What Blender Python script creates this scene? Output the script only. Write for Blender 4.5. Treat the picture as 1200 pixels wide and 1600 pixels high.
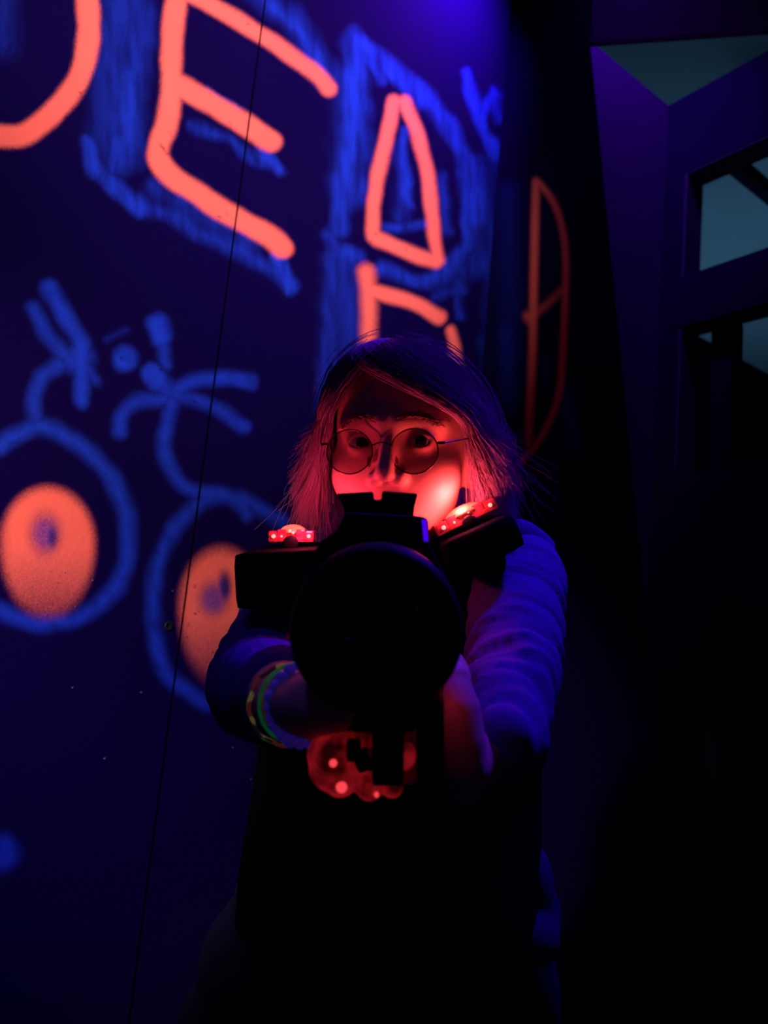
import bpy, bmesh, math, random
import numpy as np
from mathutils import Vector, Matrix

# ------------------------------------------------------------------ clear
for o in list(bpy.data.objects):
    bpy.data.objects.remove(o, do_unlink=True)
SC = bpy.context.scene
COL = SC.collection
RNG = np.random.default_rng(7)
random.seed(7)
PI = math.pi

# ------------------------------------------------------------------ camera
F_PX = 1156.0
PITCH, ROLL = math.radians(8.3), math.radians(5.5)
CAM = np.array([0.0, 0.0, 1.2])
FW = np.array([0, math.cos(PITCH), math.sin(PITCH)])
_r0 = np.array([1.0, 0, 0]); _u0 = np.array([0, -math.sin(PITCH), math.cos(PITCH)])
RT = math.cos(ROLL) * _r0 + math.sin(ROLL) * _u0
UP = math.cos(ROLL) * _u0 - math.sin(ROLL) * _r0
cd = bpy.data.cameras.new('camera'); cam = bpy.data.objects.new('camera', cd); COL.objects.link(cam)
cd.sensor_fit = 'VERTICAL'; cd.sensor_height = 36.0; cd.lens = F_PX / 1600 * 36
cd.clip_start = 0.02
cd.dof.use_dof = True; cd.dof.focus_distance = 0.76; cd.dof.aperture_fstop = cd.lens / 5.0
m = Matrix(((RT[0], UP[0], -FW[0], CAM[0]), (RT[1], UP[1], -FW[1], CAM[1]), (RT[2], UP[2], -FW[2], CAM[2]), (0, 0, 0, 1)))
cam.matrix_world = m
SC.camera = cam


def ray(px, py):
    return (px - 600) / F_PX * RT - (py - 800) / F_PX * UP + FW


def P(px, py, d):
    """the point of the room seen at photo pixel (px, py), d metres in front of the camera"""
    return CAM + d * ray(px, py)


def to_px(v):
    q = np.asarray(v) - CAM
    d = q @ FW
    return 600 + F_PX * (q @ RT) / d, 800 - F_PX * (q @ UP) / d, d


def hit(px, py, p0, n):
    r = ray(px, py)
    return CAM + r * (((p0 - CAM) @ n) / (r @ n))


# ------------------------------------------------------------------ world, light, exposure
w = bpy.data.worlds.new('world'); SC.world = w; w.use_nodes = True
bg = w.node_tree.nodes['Background']
bg.inputs[0].default_value = (0.22, 0.12, 0.9, 1); bg.inputs[1].default_value = 0.018
SC.view_settings.view_transform = 'Standard'; SC.view_settings.look = 'None'
SC.view_settings.exposure = 0; SC.view_settings.gamma = 1; SC.view_settings.use_curve_mapping = False


def lamp(name, kind, loc, energy, color, target=None, size=0.1, size_y=None, angle=60, blend=1.0, spread=180):
    ld = bpy.data.lights.new(name, kind); ld.energy = energy; ld.color = color
    if kind == 'AREA':
        ld.size = size
        if size_y: ld.shape = 'RECTANGLE'; ld.size_y = size_y
        ld.spread = math.radians(spread)
    else:
        ld.shadow_soft_size = size
    if kind == 'SPOT':
        ld.spot_size = math.radians(angle); ld.spot_blend = blend
    o = bpy.data.objects.new(name, ld); COL.objects.link(o); o.location = Vector(loc)
    if target is not None:
        o.rotation_euler = (Vector(target) - Vector(loc)).to_track_quat('-Z', 'Y').to_euler()
    return o


# left wall frame (heading 42 degrees right of the camera's)
WH = math.radians(42)
WD = np.array([math.sin(WH), math.cos(WH), 0]); WN = np.array([math.cos(WH), -math.sin(WH), 0])
WP = np.array([0.03, 1.70, 0])
def wall_t(px, py): return (hit(px, py, WP, WN) - WP) @ WD

VIOLET = (0.075, 0.010, 1.0)
RED = (1.0, 0.05, 0.12)
lamp('wash_letters', 'SPOT', (1.15, -0.55, 2.75), 390, (1, 0.98, 1.0), hit(438, 82, WP, WN), 0.06, angle=42.6, blend=0.9)  # added white spot, stands in for the letters fluorescing under blacklight
lamp('wash_figures', 'SPOT', (-0.95, -0.05, 1.75), 190, (1, 0.98, 0.8), hit(60, 870, WP, WN), 0.05, angle=43, blend=1.0)  # added near-white spot, stands in for the fluorescence of the sprayed figures
_w = hit(705, -90, WP, WN)
lamp('blacklight_wall', 'AREA', _w + WN * 0.32 + np.array([0, 0, 0.05]), 11, (0.36, 0.02, 1.0), _w + np.array([0, 0, -0.12]) - WD * 0.05, 0.25, 0.05, spread=100)
lamp('blacklight_room', 'SPOT', (0.62, 0.90, 2.5), 95, VIOLET, P(740, 1000, 0.75), 0.06, angle=56, blend=0.8)
lamp('wrist_fill', 'SPOT', (-0.42, 0.25, 2.3), 5, (0.12, 0.08, 1.0), P(430, 1060, 0.58), 0.05, angle=26, blend=1.0)  # added violet fill for the bracelets and left sleeve
lamp('blacklight_pier', 'SPOT', P(965, -300, 2.2), 42, (0.12, 0.01, 1.0), P(985, 250, 2.5), 0.05, angle=70, blend=1)
lamp('hall_light', 'AREA', (2.0, 4.7, 1.9), 11.5, (0.14, 0.46, 0.85), (2.0, 4.7, 4.0), 1.5)
lamp('low_wall_fill', 'POINT', hit(270, 1560, WP, WN) + WN * 0.35, 12, (1.0, 0.03, 0.05), size=0.05)  # added red lamp without a fitting, tints the lower left wall

# ------------------------------------------------------------------ material helpers
def mat(name, color, rough=0.6, spec=0.3, emit=None, estr=0.0, metal=0.0, noise=0.0, nscale=30, bump=0.0, bscale=200, trans=0.0, alpha=1.0):
    mm = bpy.data.materials.new(name); mm.use_nodes = True
    nt = mm.node_tree; b = nt.nodes['Principled BSDF']
    b.inputs['Base Color'].default_value = (*color, 1)
    b.inputs['Roughness'].default_value = rough
    b.inputs['Specular IOR Level'].default_value = spec
    b.inputs['Metallic'].default_value = metal
    b.inputs['Transmission Weight'].default_value = trans
    b.inputs['Alpha'].default_value = alpha
    if emit is not None:
        b.inputs['Emission Color'].default_value = (*emit, 1); b.inputs['Emission Strength'].default_value = estr
    if noise or bump:
        tc = nt.nodes.new('ShaderNodeTexCoord')
    if noise:
        n = nt.nodes.new('ShaderNodeTexNoise'); n.inputs['Scale'].default_value = nscale; n.inputs['Detail'].default_value = 6
        nt.links.new(tc.outputs['Object'], n.inputs['Vector'])
        r = nt.nodes.new('ShaderNodeMix'); r.data_type = 'RGBA'
        r.inputs[6].default_value = (*[c * (1 - noise) for c in color], 1)
        r.inputs[7].default_value = (*[min(1, c * (1 + noise)) for c in color], 1)
        nt.links.new(n.outputs['Fac'], r.inputs[0]); nt.links.new(r.outputs[2], b.inputs['Base Color'])
        if emit is not None:
            mr = nt.nodes.new('ShaderNodeMapRange'); mr.inputs[1].default_value = .38; mr.inputs[2].default_value = .66; mr.inputs[3].default_value = estr * (1 - noise); mr.inputs[4].default_value = estr * (1 + noise)
            nt.links.new(n.outputs['Fac'], mr.inputs[0]); nt.links.new(mr.outputs[0], b.inputs['Emission Strength'])
    if bump:
        n2 = nt.nodes.new('ShaderNodeTexNoise'); n2.inputs['Scale'].default_value = bscale; n2.inputs['Detail'].default_value = 4
        nt.links.new(tc.outputs['Object'], n2.inputs['Vector'])
        bp = nt.nodes.new('ShaderNodeBump'); bp.inputs['Strength'].default_value = bump; bp.inputs['Distance'].default_value = 0.002
        nt.links.new(n2.outputs['Fac'], bp.inputs['Height']); nt.links.new(bp.outputs[0], b.inputs['Normal'])
    return mm


M = {}
M['wall_dark'] = mat('dark_painted_board', (0.026, 0.012, 0.05), 0.7, 0.1, noise=0.3, nscale=6)
M['wall_black'] = mat('black_painted_board', (0.008, 0.006, 0.03), 0.8, 0.05, noise=0.3, nscale=6)
M['beam'] = mat('plum_painted_beam', (0.20, 0.06, 0.20), 0.8, 0.05, noise=0.3, nscale=5)
M['pier'] = mat('purple_painted_pier', (0.22, 0.05, 0.25), 0.8, 0.03, noise=0.2, nscale=4)
M['jamb'] = mat('pale_jamb_board', (0.20, 0.22, 0.2), 0.8, 0.05, noise=0.2, nscale=8)
M['ceil'] = mat('grey_hall_ceiling', (0.5, 0.5, 0.5), 0.9, 0.0, noise=0.1, nscale=2)
M['floor'] = mat('dark_floor', (0.03, 0.02, 0.03), 0.7, 0.1, noise=0.3, nscale=8)
M['skin'] = mat('skin', (0.78, 0.42, 0.34), 0.5, 0.25, noise=0.06, nscale=60, bump=0.05, bscale=400)
_skin = M['skin'].node_tree.nodes['Principled BSDF']
_skin.inputs['Subsurface Weight'].default_value = 0.12
_skin.inputs['Subsurface Radius'].default_value = (0.9, 0.3, 0.15)
_skin.inputs['Subsurface Scale'].default_value = 0.006
M['lip'] = mat('lip', (0.6, 0.2, 0.2), 0.4, 0.3)
M['hair'] = mat('blond_hair', (0.44, 0.24, 0.42), 0.45, 0.3)
M['brow'] = mat('brown_eyebrow', (0.26, 0.13, 0.11), 0.6, 0.1)
M['eyewhite'] = mat('eye_white', (0.55, 0.5, 0.5), 0.25, 0.4)
M['iris'] = mat('dark_iris', (0.02, 0.012, 0.01), 0.15, 0.5)
M['hoodie'] = mat('blue_purple_hoodie_fleece', (0.10, 0.045, 0.30), 0.9, 0.03, noise=0.18, nscale=35, bump=0.3, bscale=900)
M['black_cloth'] = mat('black_vest_nylon', (0.003, 0.003, 0.006), 0.85, 0.03, bump=0.3, bscale=500)
M['shaded_cloth'] = mat('shaded_hem_cloth', (0.012, 0.010, 0.05), 0.9, 0.03, noise=.3, nscale=20)
M['lit_hip'] = mat('violet_lit_hoodie_cloth', (0.04, 0.02, 0.11), 0.9, 0.03, noise=.3, nscale=20)
M['trouser'] = mat('black_trouser_cloth', (0.008, 0.008, 0.016), 0.9, 0.05, bump=0.2, bscale=500)
M['shoe'] = mat('black_shoe', (0.01, 0.01, 0.012), 0.6, 0.2)
M['gun'] = mat('black_gun_plastic', (0.006, 0.006, 0.010), 0.55, 0.12, bump=0.1, bscale=300)
M['gunlens'] = mat('dark_gun_lens', (0.01, 0.012, 0.016), 0.2, 0.4)
M['amber'] = mat('dim_amber_lens', (0.10, 0.025, 0.01), 0.3, 0.3, (1, 0.15, 0.05), 0.0)
M['wire'] = mat('dark_metal_wire', (0.10, 0.06, 0.06), 0.3, 0.5, metal=0.9)
M['redcase'] = mat('red_lamp_plastic', (0.30, 0.02, 0.03), 0.35, 0.3, (1, 0.02, 0.035), 0.13, noise=0.9, nscale=55)
M['redled'] = mat('lit_red_led', (0.8, 0.1, 0.1), 0.3, 0.3, (1, 0.06, 0.08), 1.0)
M['clearcase'] = mat('clear_pink_plastic', (0.5, 0.06, 0.09), 0.12, 0.6, (1, 0.05, 0.10), 0.05, noise=0.8, nscale=160)
M['dome'] = mat('glowing_red_dome', (0.8, 0.2, 0.1), 0.3, 0.4, (1, 0.12, 0.06), 1.3, noise=0.4, nscale=90)
M['ledhot'] = mat('hot_red_led', (1, 0.5, 0.4), 0.3, 0.3, (1, 0.25, 0.2), 1.9)
M['violetglint'] = mat('violet_edge_glint', (0.1, 0.02, 0.5), 0.3, 0.3, (0.06, 0.0, 0.75), 1.0)
M['bead'] = mat('pale_blue_bead', (0.5, 0.40, 0.95), 0.3, 0.4, (0.05, 0.04, 1.0), 0.05)  # small emission put in for the beads' glow under blacklight
M['greenband'] = mat('green_band', (0.05, 0.75, 0.10), 0.6, 0.2, (0.02, 1.0, 0.25), 0.03, noise=0.3, nscale=80)  # faint glow put in so the green shows under violet light
M['lens'] = bpy.data.materials.new('glasses_lens'); M['lens'].use_nodes = True
_nt = M['lens'].node_tree; _nt.nodes.clear()
_o = _nt.nodes.new('ShaderNodeOutputMaterial'); _mx = _nt.nodes.new('ShaderNodeMixShader'); _tr = _nt.nodes.new('ShaderNodeBsdfTransparent'); _gl = _nt.nodes.new('ShaderNodeBsdfGlossy')
_tr.inputs[0].default_value = (0.50, 0.37, 0.42, 1); _gl.inputs['Roughness'].default_value = 0.02
_mx.inputs[0].default_value = 0.05
_nt.links.new(_tr.outputs[0], _mx.inputs[1]); _nt.links.new(_gl.outputs[0], _mx.inputs[2]); _nt.links.new(_mx.outputs[0], _o.inputs[0])


def paint_material():
    mm = bpy.data.materials.new('sprayed_board'); mm.use_nodes = True
    nt = mm.node_tree; b = nt.nodes['Principled BSDF']; L = nt.links.new
    b.inputs['Roughness'].default_value = 0.8; b.inputs['Specular IOR Level'].default_value = 0.015
    at = nt.nodes.new('ShaderNodeAttribute'); at.attribute_name = 'paint'
    sp = nt.nodes.new('ShaderNodeSeparateColor'); L(at.outputs['Color'], sp.inputs[0])
    tc = nt.nodes.new('ShaderNodeTexCoord')
    n1 = nt.nodes.new('ShaderNodeTexNoise'); n1.inputs['Scale'].default_value = 420; n1.inputs['Detail'].default_value = 3
    n2 = nt.nodes.new('ShaderNodeTexNoise'); n2.inputs['Scale'].default_value = 14; n2.inputs['Detail'].default_value = 6
    n3 = nt.nodes.new('ShaderNodeTexNoise'); n3.inputs['Scale'].default_value = 3; n3.inputs['Detail'].default_value = 4
    for n in (n1, n2, n3): L(tc.outputs['Object'], n.inputs['Vector'])

    def math_node(op, a, c=None, v=None):
        n = nt.nodes.new('ShaderNodeMath'); n.operation = op
        L(a, n.inputs[0])
        if c is not None: L(c, n.inputs[1])
        if v is not None: n.inputs[1].default_value = v
        return n.outputs[0]

    def grainy(mask, amt):
        # grain only where the mask is partial: m + (noise-.5)*amt*m*(1-m)*4
        d = math_node('SUBTRACT', n1.outputs['Fac'], v=0.5)
        inv = math_node('SUBTRACT', mask, v=1.0); inv = math_node('MULTIPLY', inv, v=-4 * amt)
        k = math_node('MULTIPLY', math_node('MULTIPLY', inv, mask), d)
        s = nt.nodes.new('ShaderNodeMath'); s.operation = 'ADD'; s.use_clamp = True
        L(mask, s.inputs[0]); L(k, s.inputs[1])
        return s.outputs[0]

    def mix(fac, a, c):
        n = nt.nodes.new('ShaderNodeMix'); n.data_type = 'RGBA'; L(fac, n.inputs[0])
        if isinstance(a, tuple): n.inputs[6].default_value = (*a, 1)
        else: L(a, n.inputs[6])
        if isinstance(c, tuple): n.inputs[7].default_value = (*c, 1)
        else: L(c, n.inputs[7])
        return n.outputs[2]
    base = mix(n3.outputs['Fac'], (0.0024, 0.0003, 0.034), (0.0050, 0.0004, 0.038))
    blue = mix(n2.outputs['Fac'], (0.010, 0.024, 0.44), (0.013, 0.042, 0.56))
    orange = mix(n2.outputs['Fac'], (0.95, 0.105, 0.085), (1.0, 0.135, 0.105))
    c1 = mix(grainy(sp.outputs[1], 0.5), base, blue)
    c2 = mix(grainy(sp.outputs[0], 0.9), c1, orange)
    c3 = mix(sp.outputs[2], c2, (0.004, 0.002, 0.01))
    L(c3, b.inputs['Base Color'])
    bp = nt.nodes.new('ShaderNodeBump'); bp.inputs['Strength'].default_value = 0.12; bp.inputs['Distance'].default_value = 0.002
    nv = nt.nodes.new('ShaderNodeTexNoise'); nv.inputs['Scale'].default_value = 110; L(tc.outputs['Object'], nv.inputs['Vector'])
    L(nv.outputs['Fac'], bp.inputs['Height']); L(bp.outputs[0], b.inputs['Normal'])
    return mm


M['paint'] = paint_material()

# ------------------------------------------------------------------ object helpers
def link(name, me, material=None, parent=None, smooth=True):
    o = bpy.data.objects.new(name, me); COL.objects.link(o)
    if material is not None:
        me.materials.clear(); me.materials.append(material)
    if smooth:
        me.polygons.foreach_set('use_smooth', [True] * len(me.polygons))
    if parent is not None: o.parent = parent
    return o


def mesh(name, V, Fc):
    me = bpy.data.meshes.new(name); me.from_pydata([tuple(map(float, v)) for v in V], [], [tuple(map(int, f)) for f in Fc]); me.update()
    return me


def tag(o, label=None, cat=None, group=None, kind=None):
    if label: o['label'] = label
    if cat: o['category'] = cat
    if group: o['group'] = group
    if kind: o['kind'] = kind
    return o


def empty(name, loc, label, cat, group=None):
    o = bpy.data.objects.new(name, None); COL.objects.link(o); o.location = Vector(loc)
    o.empty_display_size = 0.05
    return tag(o, label, cat, group)


def local(root, V):
    return np.asarray(V, float) - np.array(root.location)


class Geo:
    """collects closed shapes in world coordinates"""
    def __init__(s): s.V = []; s.F = []; s.n = 0

    def add(s, V, Fc):
        V = np.asarray(V, float); s.V.append(V); s.F += [tuple(i + s.n for i in f) for f in Fc]; s.n += len(V)

    def grid(s, rings, cap=True):
        k = len(rings[0]); Fc = []
        for i in range(len(rings) - 1):
            for j in range(k):
                a, b = i * k + j, i * k + (j + 1) % k
                Fc.append((a, b, b + k, a + k))
        V = [p for r in rings for p in r]
        if cap:
            Fc.append(tuple(range(k))[::-1]); o = (len(rings) - 1) * k; Fc.append(tuple(range(o, o + k)))
        s.add(V, Fc)

    def ellipsoid(s, c, r, ax=None, n=20, k=28):
        ax = np.eye(3) if ax is None else np.asarray(ax); rings = []
        for i in range(n + 1):
            th = PI * min(max(i / n, 0.004), 0.996)
            rings.append([np.asarray(c) + ax.T @ np.array([r[0] * math.sin(th) * math.cos(p), r[1] * math.sin(th) * math.sin(p), r[2] * math.cos(th)]) for p in np.linspace(0, 2 * PI, k, endpoint=False)])
        s.grid(rings)

    def tube(s, pts, rad, k=20, sub=6, flat=1.0, side=None, round_ends=True):
        pts = np.asarray(pts, float); rad = np.asarray(rad, float) * np.ones(len(pts))
        Q, Rr = spline(pts, rad, sub)
        rings = []
        prev = None
        N = len(Q)
        for i in range(N):
            t = Q[min(i + 1, N - 1)] - Q[max(i - 1, 0)]; t /= np.linalg.norm(t) + 1e-12
            if side is not None: a = np.asarray(side, float)
            elif prev is None: a = np.array([0, 0, 1.0]) if abs(t[2]) < 0.8 else np.array([1.0, 0, 0])
            else: a = prev
            a = a - (a @ t) * t; a /= np.linalg.norm(a); prev = a
            b = np.cross(t, a)
            rings.append((Q[i], t, a, b, Rr[i]))
        out = []
        def ring(c, a, b, r): return [c + r * (math.cos(p) * a + flat * math.sin(p) * b) for p in np.linspace(0, 2 * PI, k, endpoint=False)]
        if round_ends:
            c, t, a, b, r = rings[0]
            for q in (85, 60, 30): out.append(ring(c - t * r * math.sin(math.radians(q)), a, b, r * math.cos(math.radians(q))))
        for c, t, a, b, r in rings: out.append(ring(c, a, b, r))
        if round_ends:
            c, t, a, b, r = rings[-1]
            for q in (30, 60, 85): out.append(ring(c + t * r * math.sin(math.radians(q)), a, b, r * math.cos(math.radians(q))))
        s.grid(out)

    def loft(s, secs, k=36, xd=(1, 0, 0), yd=(0, 1, 0), power=2.4):
        """secs: (centre, rx, ry); superellipse sections"""
        xd, yd = np.asarray(xd, float), np.asarray(yd, float)
        rings = []
        for c, rx, ry in secs:
            r = []
            for p in np.linspace(0, 2 * PI, k, endpoint=False):
                cx, sy = math.cos(p), math.sin(p)
                e = 2 / power
                r.append(np.asarray(c) + xd * rx * math.copysign(abs(cx) ** e, cx) + yd * ry * math.copysign(abs(sy) ** e, sy))
            rings.append(r)
        s.grid(rings)

    def box(s, c, ax, h, bev=0.0):
        """oriented box with chamfered edges; ax rows = unit axes, h half sizes"""
        ax = np.asarray(ax, float); bm = bmesh.new(); bmesh.ops.create_cube(bm, size=2)
        for v in bm.verts: v.co = Vector((v.co.x * h[0], v.co.y * h[1], v.co.z * h[2]))
        if bev > 0: bmesh.ops.bevel(bm, geom=bm.edges[:], offset=bev, segments=2, profile=0.7, affect='EDGES')
        V = [np.asarray(c) + v.co.x * ax[0] + v.co.y * ax[1] + v.co.z * ax[2] for v in bm.verts]
        Fc = [tuple(v.index for v in f.verts) for f in bm.faces]; bm.free(); s.add(V, Fc)

    def prism(s, poly, depth_vec):
        poly = np.asarray(poly, float); k = len(poly); dv = np.asarray(depth_vec, float)
        V = np.vstack([poly, poly + dv]); Fc = [tuple(range(k)), tuple(range(k, 2 * k))[::-1]]
        for i in range(k): j = (i + 1) % k; Fc.append((i, i + k, j + k, j))
        s.add(V, Fc)

    def lathe(s, c, axis, prof, k=40):
        """prof: list of (r, h) along axis"""
        axis = np.asarray(axis, float); axis /= np.linalg.norm(axis)
        a = np.array([0, 0, 1.0]) if abs(axis[2]) < 0.8 else np.array([1.0, 0, 0]); a -= (a @ axis) * axis; a /= np.linalg.norm(a); b = np.cross(axis, a)
        s.grid([[np.asarray(c) + axis * h + max(r, 1e-5) * (math.cos(p) * a + math.sin(p) * b) for p in np.linspace(0, 2 * PI, k, endpoint=False)] for r, h in prof])

    def mesh(s, name, root=None):
        V = np.vstack(s.V)
        if root is not None: V = local(root, V)
        me = mesh(name, V, s.F)
        bm = bmesh.new(); bm.from_mesh(me); bmesh.ops.recalc_face_normals(bm, faces=bm.faces[:]); bm.to_mesh(me); bm.free()
        return me

    def build(s, name, material, root=None, smooth=True, parent=None):
        """mesh coordinates relative to the thing's Empty"""
        return link(name, s.mesh(name, root), material, parent if parent is not None else root, smooth)

    def remesh(s, name, voxel, root=None, smooth=4, fac=0.5):
        V = np.vstack(s.V); me = s.mesh(name + '_raw')
        o = bpy.data.objects.new('tmp', me); COL.objects.link(o)
        r = o.modifiers.new('r', 'REMESH'); r.mode = 'VOXEL'; r.voxel_size = voxel
        if smooth:
            q = o.modifiers.new('s', 'SMOOTH'); q.factor = fac; q.iterations = smooth
        dg = bpy.context.evaluated_depsgraph_get()
        out = bpy.data.meshes.new_from_object(o.evaluated_get(dg)); out.name = name
        bpy.data.objects.remove(o, do_unlink=True); bpy.data.meshes.remove(me)
        return out


def spline(pts, rad, sub):
    n = len(pts); Q = []; R = []
    for i in range(n - 1):
        p0, p1, p2, p3 = pts[max(i - 1, 0)], pts[i], pts[i + 1], pts[min(i + 2, n - 1)]
        for j in range(sub):
            t = j / sub
            Q.append(0.5 * ((2 * p1) + (-p0 + p2) * t + (2 * p0 - 5 * p1 + 4 * p2 - p3) * t * t + (-p0 + 3 * p1 - 3 * p2 + p3) * t ** 3))
            R.append(rad[i] * (1 - t) + rad[i + 1] * t)
    Q.append(pts[-1]); R.append(rad[-1])
    return np.array(Q), np.array(R)


def get_co(me):
    a = np.empty(len(me.vertices) * 3, np.float64); me.vertices.foreach_get('co', a); return a.reshape(-1, 3)


def get_no(me):
    a = np.empty(len(me.vertices) * 3, np.float32); me.vertices.foreach_get('normal', a); return a.reshape(-1, 3).astype(np.float64)


def set_co(me, co):
    me.vertices.foreach_set('co', np.ascontiguousarray(co, np.float32).ravel()); me.update()


# ------------------------------------------------------------------ spray paint: strokes of the graffiti, in photo pixels, laid onto the boards
# (points, width, softness, strength)
OR = [
    ([(118, -110), (132, -40), (138, 24), (138, 60), (130, 104), (110, 144), (86, 172), (60, 196), (32, 212), (0, 213), (-40, 208), (-80, 180)], 36, 5, 1),
    ([(280, -50), (276, 0), (270, 52), (268, 120), (268, 146), (260, 195), (248, 230), (248, 250), (264, 272), (304, 300), (360, 336), (420, 368), (442, 388)], 35, 5, 1),
    ([(272, 128), (320, 156), (380, 192), (424, 222)], 35, 5, 1),
    ([(270, -24), (344, 16), (400, 50), (460, 90), (496, 118), (513, 138)], 27, 5, 1),
    ([(616, 160), (604, 212), (588, 288), (582, 352), (583, 368)], 24, 5, 1),
    ([(632, 158), (652, 208), (668, 272), (676, 340), (682, 392), (685, 408)], 22, 5, 1),
    ([(590, 374), (624, 388), (660, 402), (682, 410)], 24, 5, 1),
    ([(572, 424), (576, 460), (576, 540), (574, 620)], 27, 8, 0.95),
    ([(580, 454), (624, 466), (660, 480), (686, 495)], 24, 5, 1),
    ([(704, 518), (710, 544), (714, 600)], 19, 5, 1),
]
BL = [
    ([(0, 696), (24, 680), (60, 667), (100, 680), (140, 708), (172, 744), (192, 784), (200, 832), (197, 880), (180, 920), (148, 950), (104, 970), (52, 972), (0, 956), (-60, 920), (-90, 840), (-70, 750), (-30, 710), (0, 696)], 22, 11, .85),
    ([(56, 660), (52, 628), (64, 592), (92, 568)], 20, 9, .75),
    ([(76, 448), (100, 492), (128, 536)], 22, 8, .95), ([(52, 480), (72, 520), (104, 556)], 20, 9, .75),
    ([(126, 540), (128, 580), (128, 626)], 20, 8, .95), ([(132, 568), (148, 594)], 16, 8, .7), ([(118, 560), (124, 562)], 38, 14, .85),
    ([(168, 532), (196, 518)], 8, 7, .35), ([(196, 559), (196, 561)], 32, 8, 1),
    ([(246, 504), (252, 526)], 27, 8, 1), ([(252, 526), (260, 570)], 15, 8, .75), ([(238, 586), (243, 592)], 31, 7, 1), ([(245, 592), (276, 616)], 24, 11, .9),
    ([(276, 608), (304, 596), (340, 590), (390, 596)], 20, 9, .85), ([(370, 594), (390, 597)], 22, 6, .8),
    ([(290, 622), (344, 640), (380, 668)], 18, 9, .75), ([(364, 656), (382, 668)], 19, 6, .7),
    ([(256, 622), (216, 628), (192, 646), (186, 674)], 20, 9, .8),
    ([(270, 628), (257, 680), (260, 720), (284, 756), (316, 772), (352, 772), (380, 792), (386, 802)], 20, 9, .8),
    ([(440, 816), (408, 796), (360, 776), (316, 784), (280, 816), (256, 856), (242, 904), (239, 952), (243, 1000), (254, 1040), (272, 1064), (300, 1086), (330, 1098), (400, 1100)], 20, 10, .8),
    ([(2, 1326), (6, 1336)], 40, 14, .85),
    # brushed blue paint round the letters
    ([(195, -60), (188, 60), (182, 160), (178, 235)], 66, 26, .42), ([(203, 115), (196, 190), (178, 260)], 16, 9, .5), ([(230, 20), (215, 120), (205, 250)], 30, 20, .3),
    ([(136, 222), (150, 262), (180, 292), (215, 325)], 22, 9, .8), ([(205, 312), (280, 345), (340, 378), (420, 416), (452, 446)], 20, 12, .6), ([(240, 292), (310, 330), (390, 375)], 26, 14, .4),
    ([(432, 400), (455, 448)], 20, 8, .85), ([(300, 195), (360, 222), (428, 265)], 15, 10, .55), ([(406, 235), (434, 268)], 18, 8, .8), ([(325, 142), (378, 175)], 10, 8, .6),
    ([(402, -10), (448, 22), (484, 70), (508, 120)], 30, 18, .5), ([(430, 10), (470, 55), (505, 112)], 12, 8, .5), ([(2, 0), (6, 70)], 36, 26, .35),
    ([(548, 56), (553, 120), (549, 200), (538, 280), (530, 360)], 24, 11, .75), ([(566, 90), (569, 240), (560, 310)], 18, 12, .5), ([(545, 120), (540, 300)], 40, 22, .35),
    ([(552, 62), (600, 96), (648, 136), (688, 180), (720, 232), (738, 288), (746, 340)], 24, 10, .7), ([(556, 90), (588, 105), (597, 132)], 14, 7, .75), ([(560, 60), (600, 110), (660, 160)], 16, 9, .5),
    ([(712, 224), (724, 260), (728, 380)], 15, 9, .65), ([(748, 248), (764, 320), (766, 400), (760, 620)], 16, 12, .45), ([(740, 300), (744, 420)], 22, 16, .4),
    ([(632, 206), (634, 270), (638, 318)], 13, 8, .8), ([(622, 230), (626, 340)], 18, 14, .4), ([(604, 358), (664, 350)], 14, 8, .7), ([(690, 276), (697, 362)], 14, 9, .5),
    ([(514, 368), (528, 392), (562, 400)], 18, 10, .7), ([(520, 400), (515, 480), (506, 640)], 24, 14, .5), ([(542, 404), (548, 520), (538, 640)], 30, 16, .5),
    ([(592, 418), (648, 438), (688, 432), (728, 386)], 20, 9, .65), ([(676, 462), (722, 450)], 12, 9, .4), ([(717, 440), (720, 500)], 11, 8, .5), ([(700, 430), (760, 410)], 30, 20, .3),
    ([(728, 116), (740, 160), (760, 212), (778, 248)], 16, 7, .8), ([(774, 148), (754, 172)], 18, 9, .75), ([(768, 150), (780, 186)], 12, 7, .7), ([(770, 220), (780, 300)], 14, 10, .4),
]
N_FIG = next(i for i, q in enumerate(BL) if q[0][0] == (195, -60))
DK = [([(124, 142), (126, 146)], 3, 2, .8), ([(250, 226), (256, 232)], 3, 2, .9), ([(256, 234), (260, 240)], 3, 2, .8), ([(340, 338), (346, 340)], 2.5, 2, .8), ([(354, 332), (355, 336)], 2.5, 2, .8),
      ([(264, 204), (268, 212)], 2, 1.5, .5), ([(386, 37), (390, 38)], 2.5, 2, .8), ([(358, 191), (362, 193)], 2.5, 2, .7), ([(586, 364), (588, 367)], 3, 2, .7), ([(634, 388), (635, 391)], 3, 2, .6),
      ([(108, 535), (109, 541)], 3, 2, .7), ([(190, 559), (191, 564)], 3, 2, .8), ([(251, 577), (253, 579)], 3, 2, .8), ([(302, 627), (305, 628)], 3, 2, .8), ([(391, 790), (391, 796)], 3, 2, .7),
      ([(304, 914), (305, 918)], 3, 2, .7), ([(295, 974), (295, 978)], 3, 2, .7), ([(356, 588), (357, 592)], 3, 2, .7), ([(347, 637), (349, 639)], 3, 2, .6)]
D_OR = [([(838, 284), (836, 350), (834, 455), (832, 560), (828, 640), (826, 692)], 14, 6, 1),
        ([(842, 286), (864, 314), (878, 354), (884, 402), (883, 472), (879, 560), (874, 612), (860, 655), (840, 692), (815, 720), (795, 736), (775, 748)], 12, 5, 1),
        ([(825, 497), (850, 480), (876, 455)], 13, 8, .6), ([(823, 492), (828, 502)], 14, 8, .5)]
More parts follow.
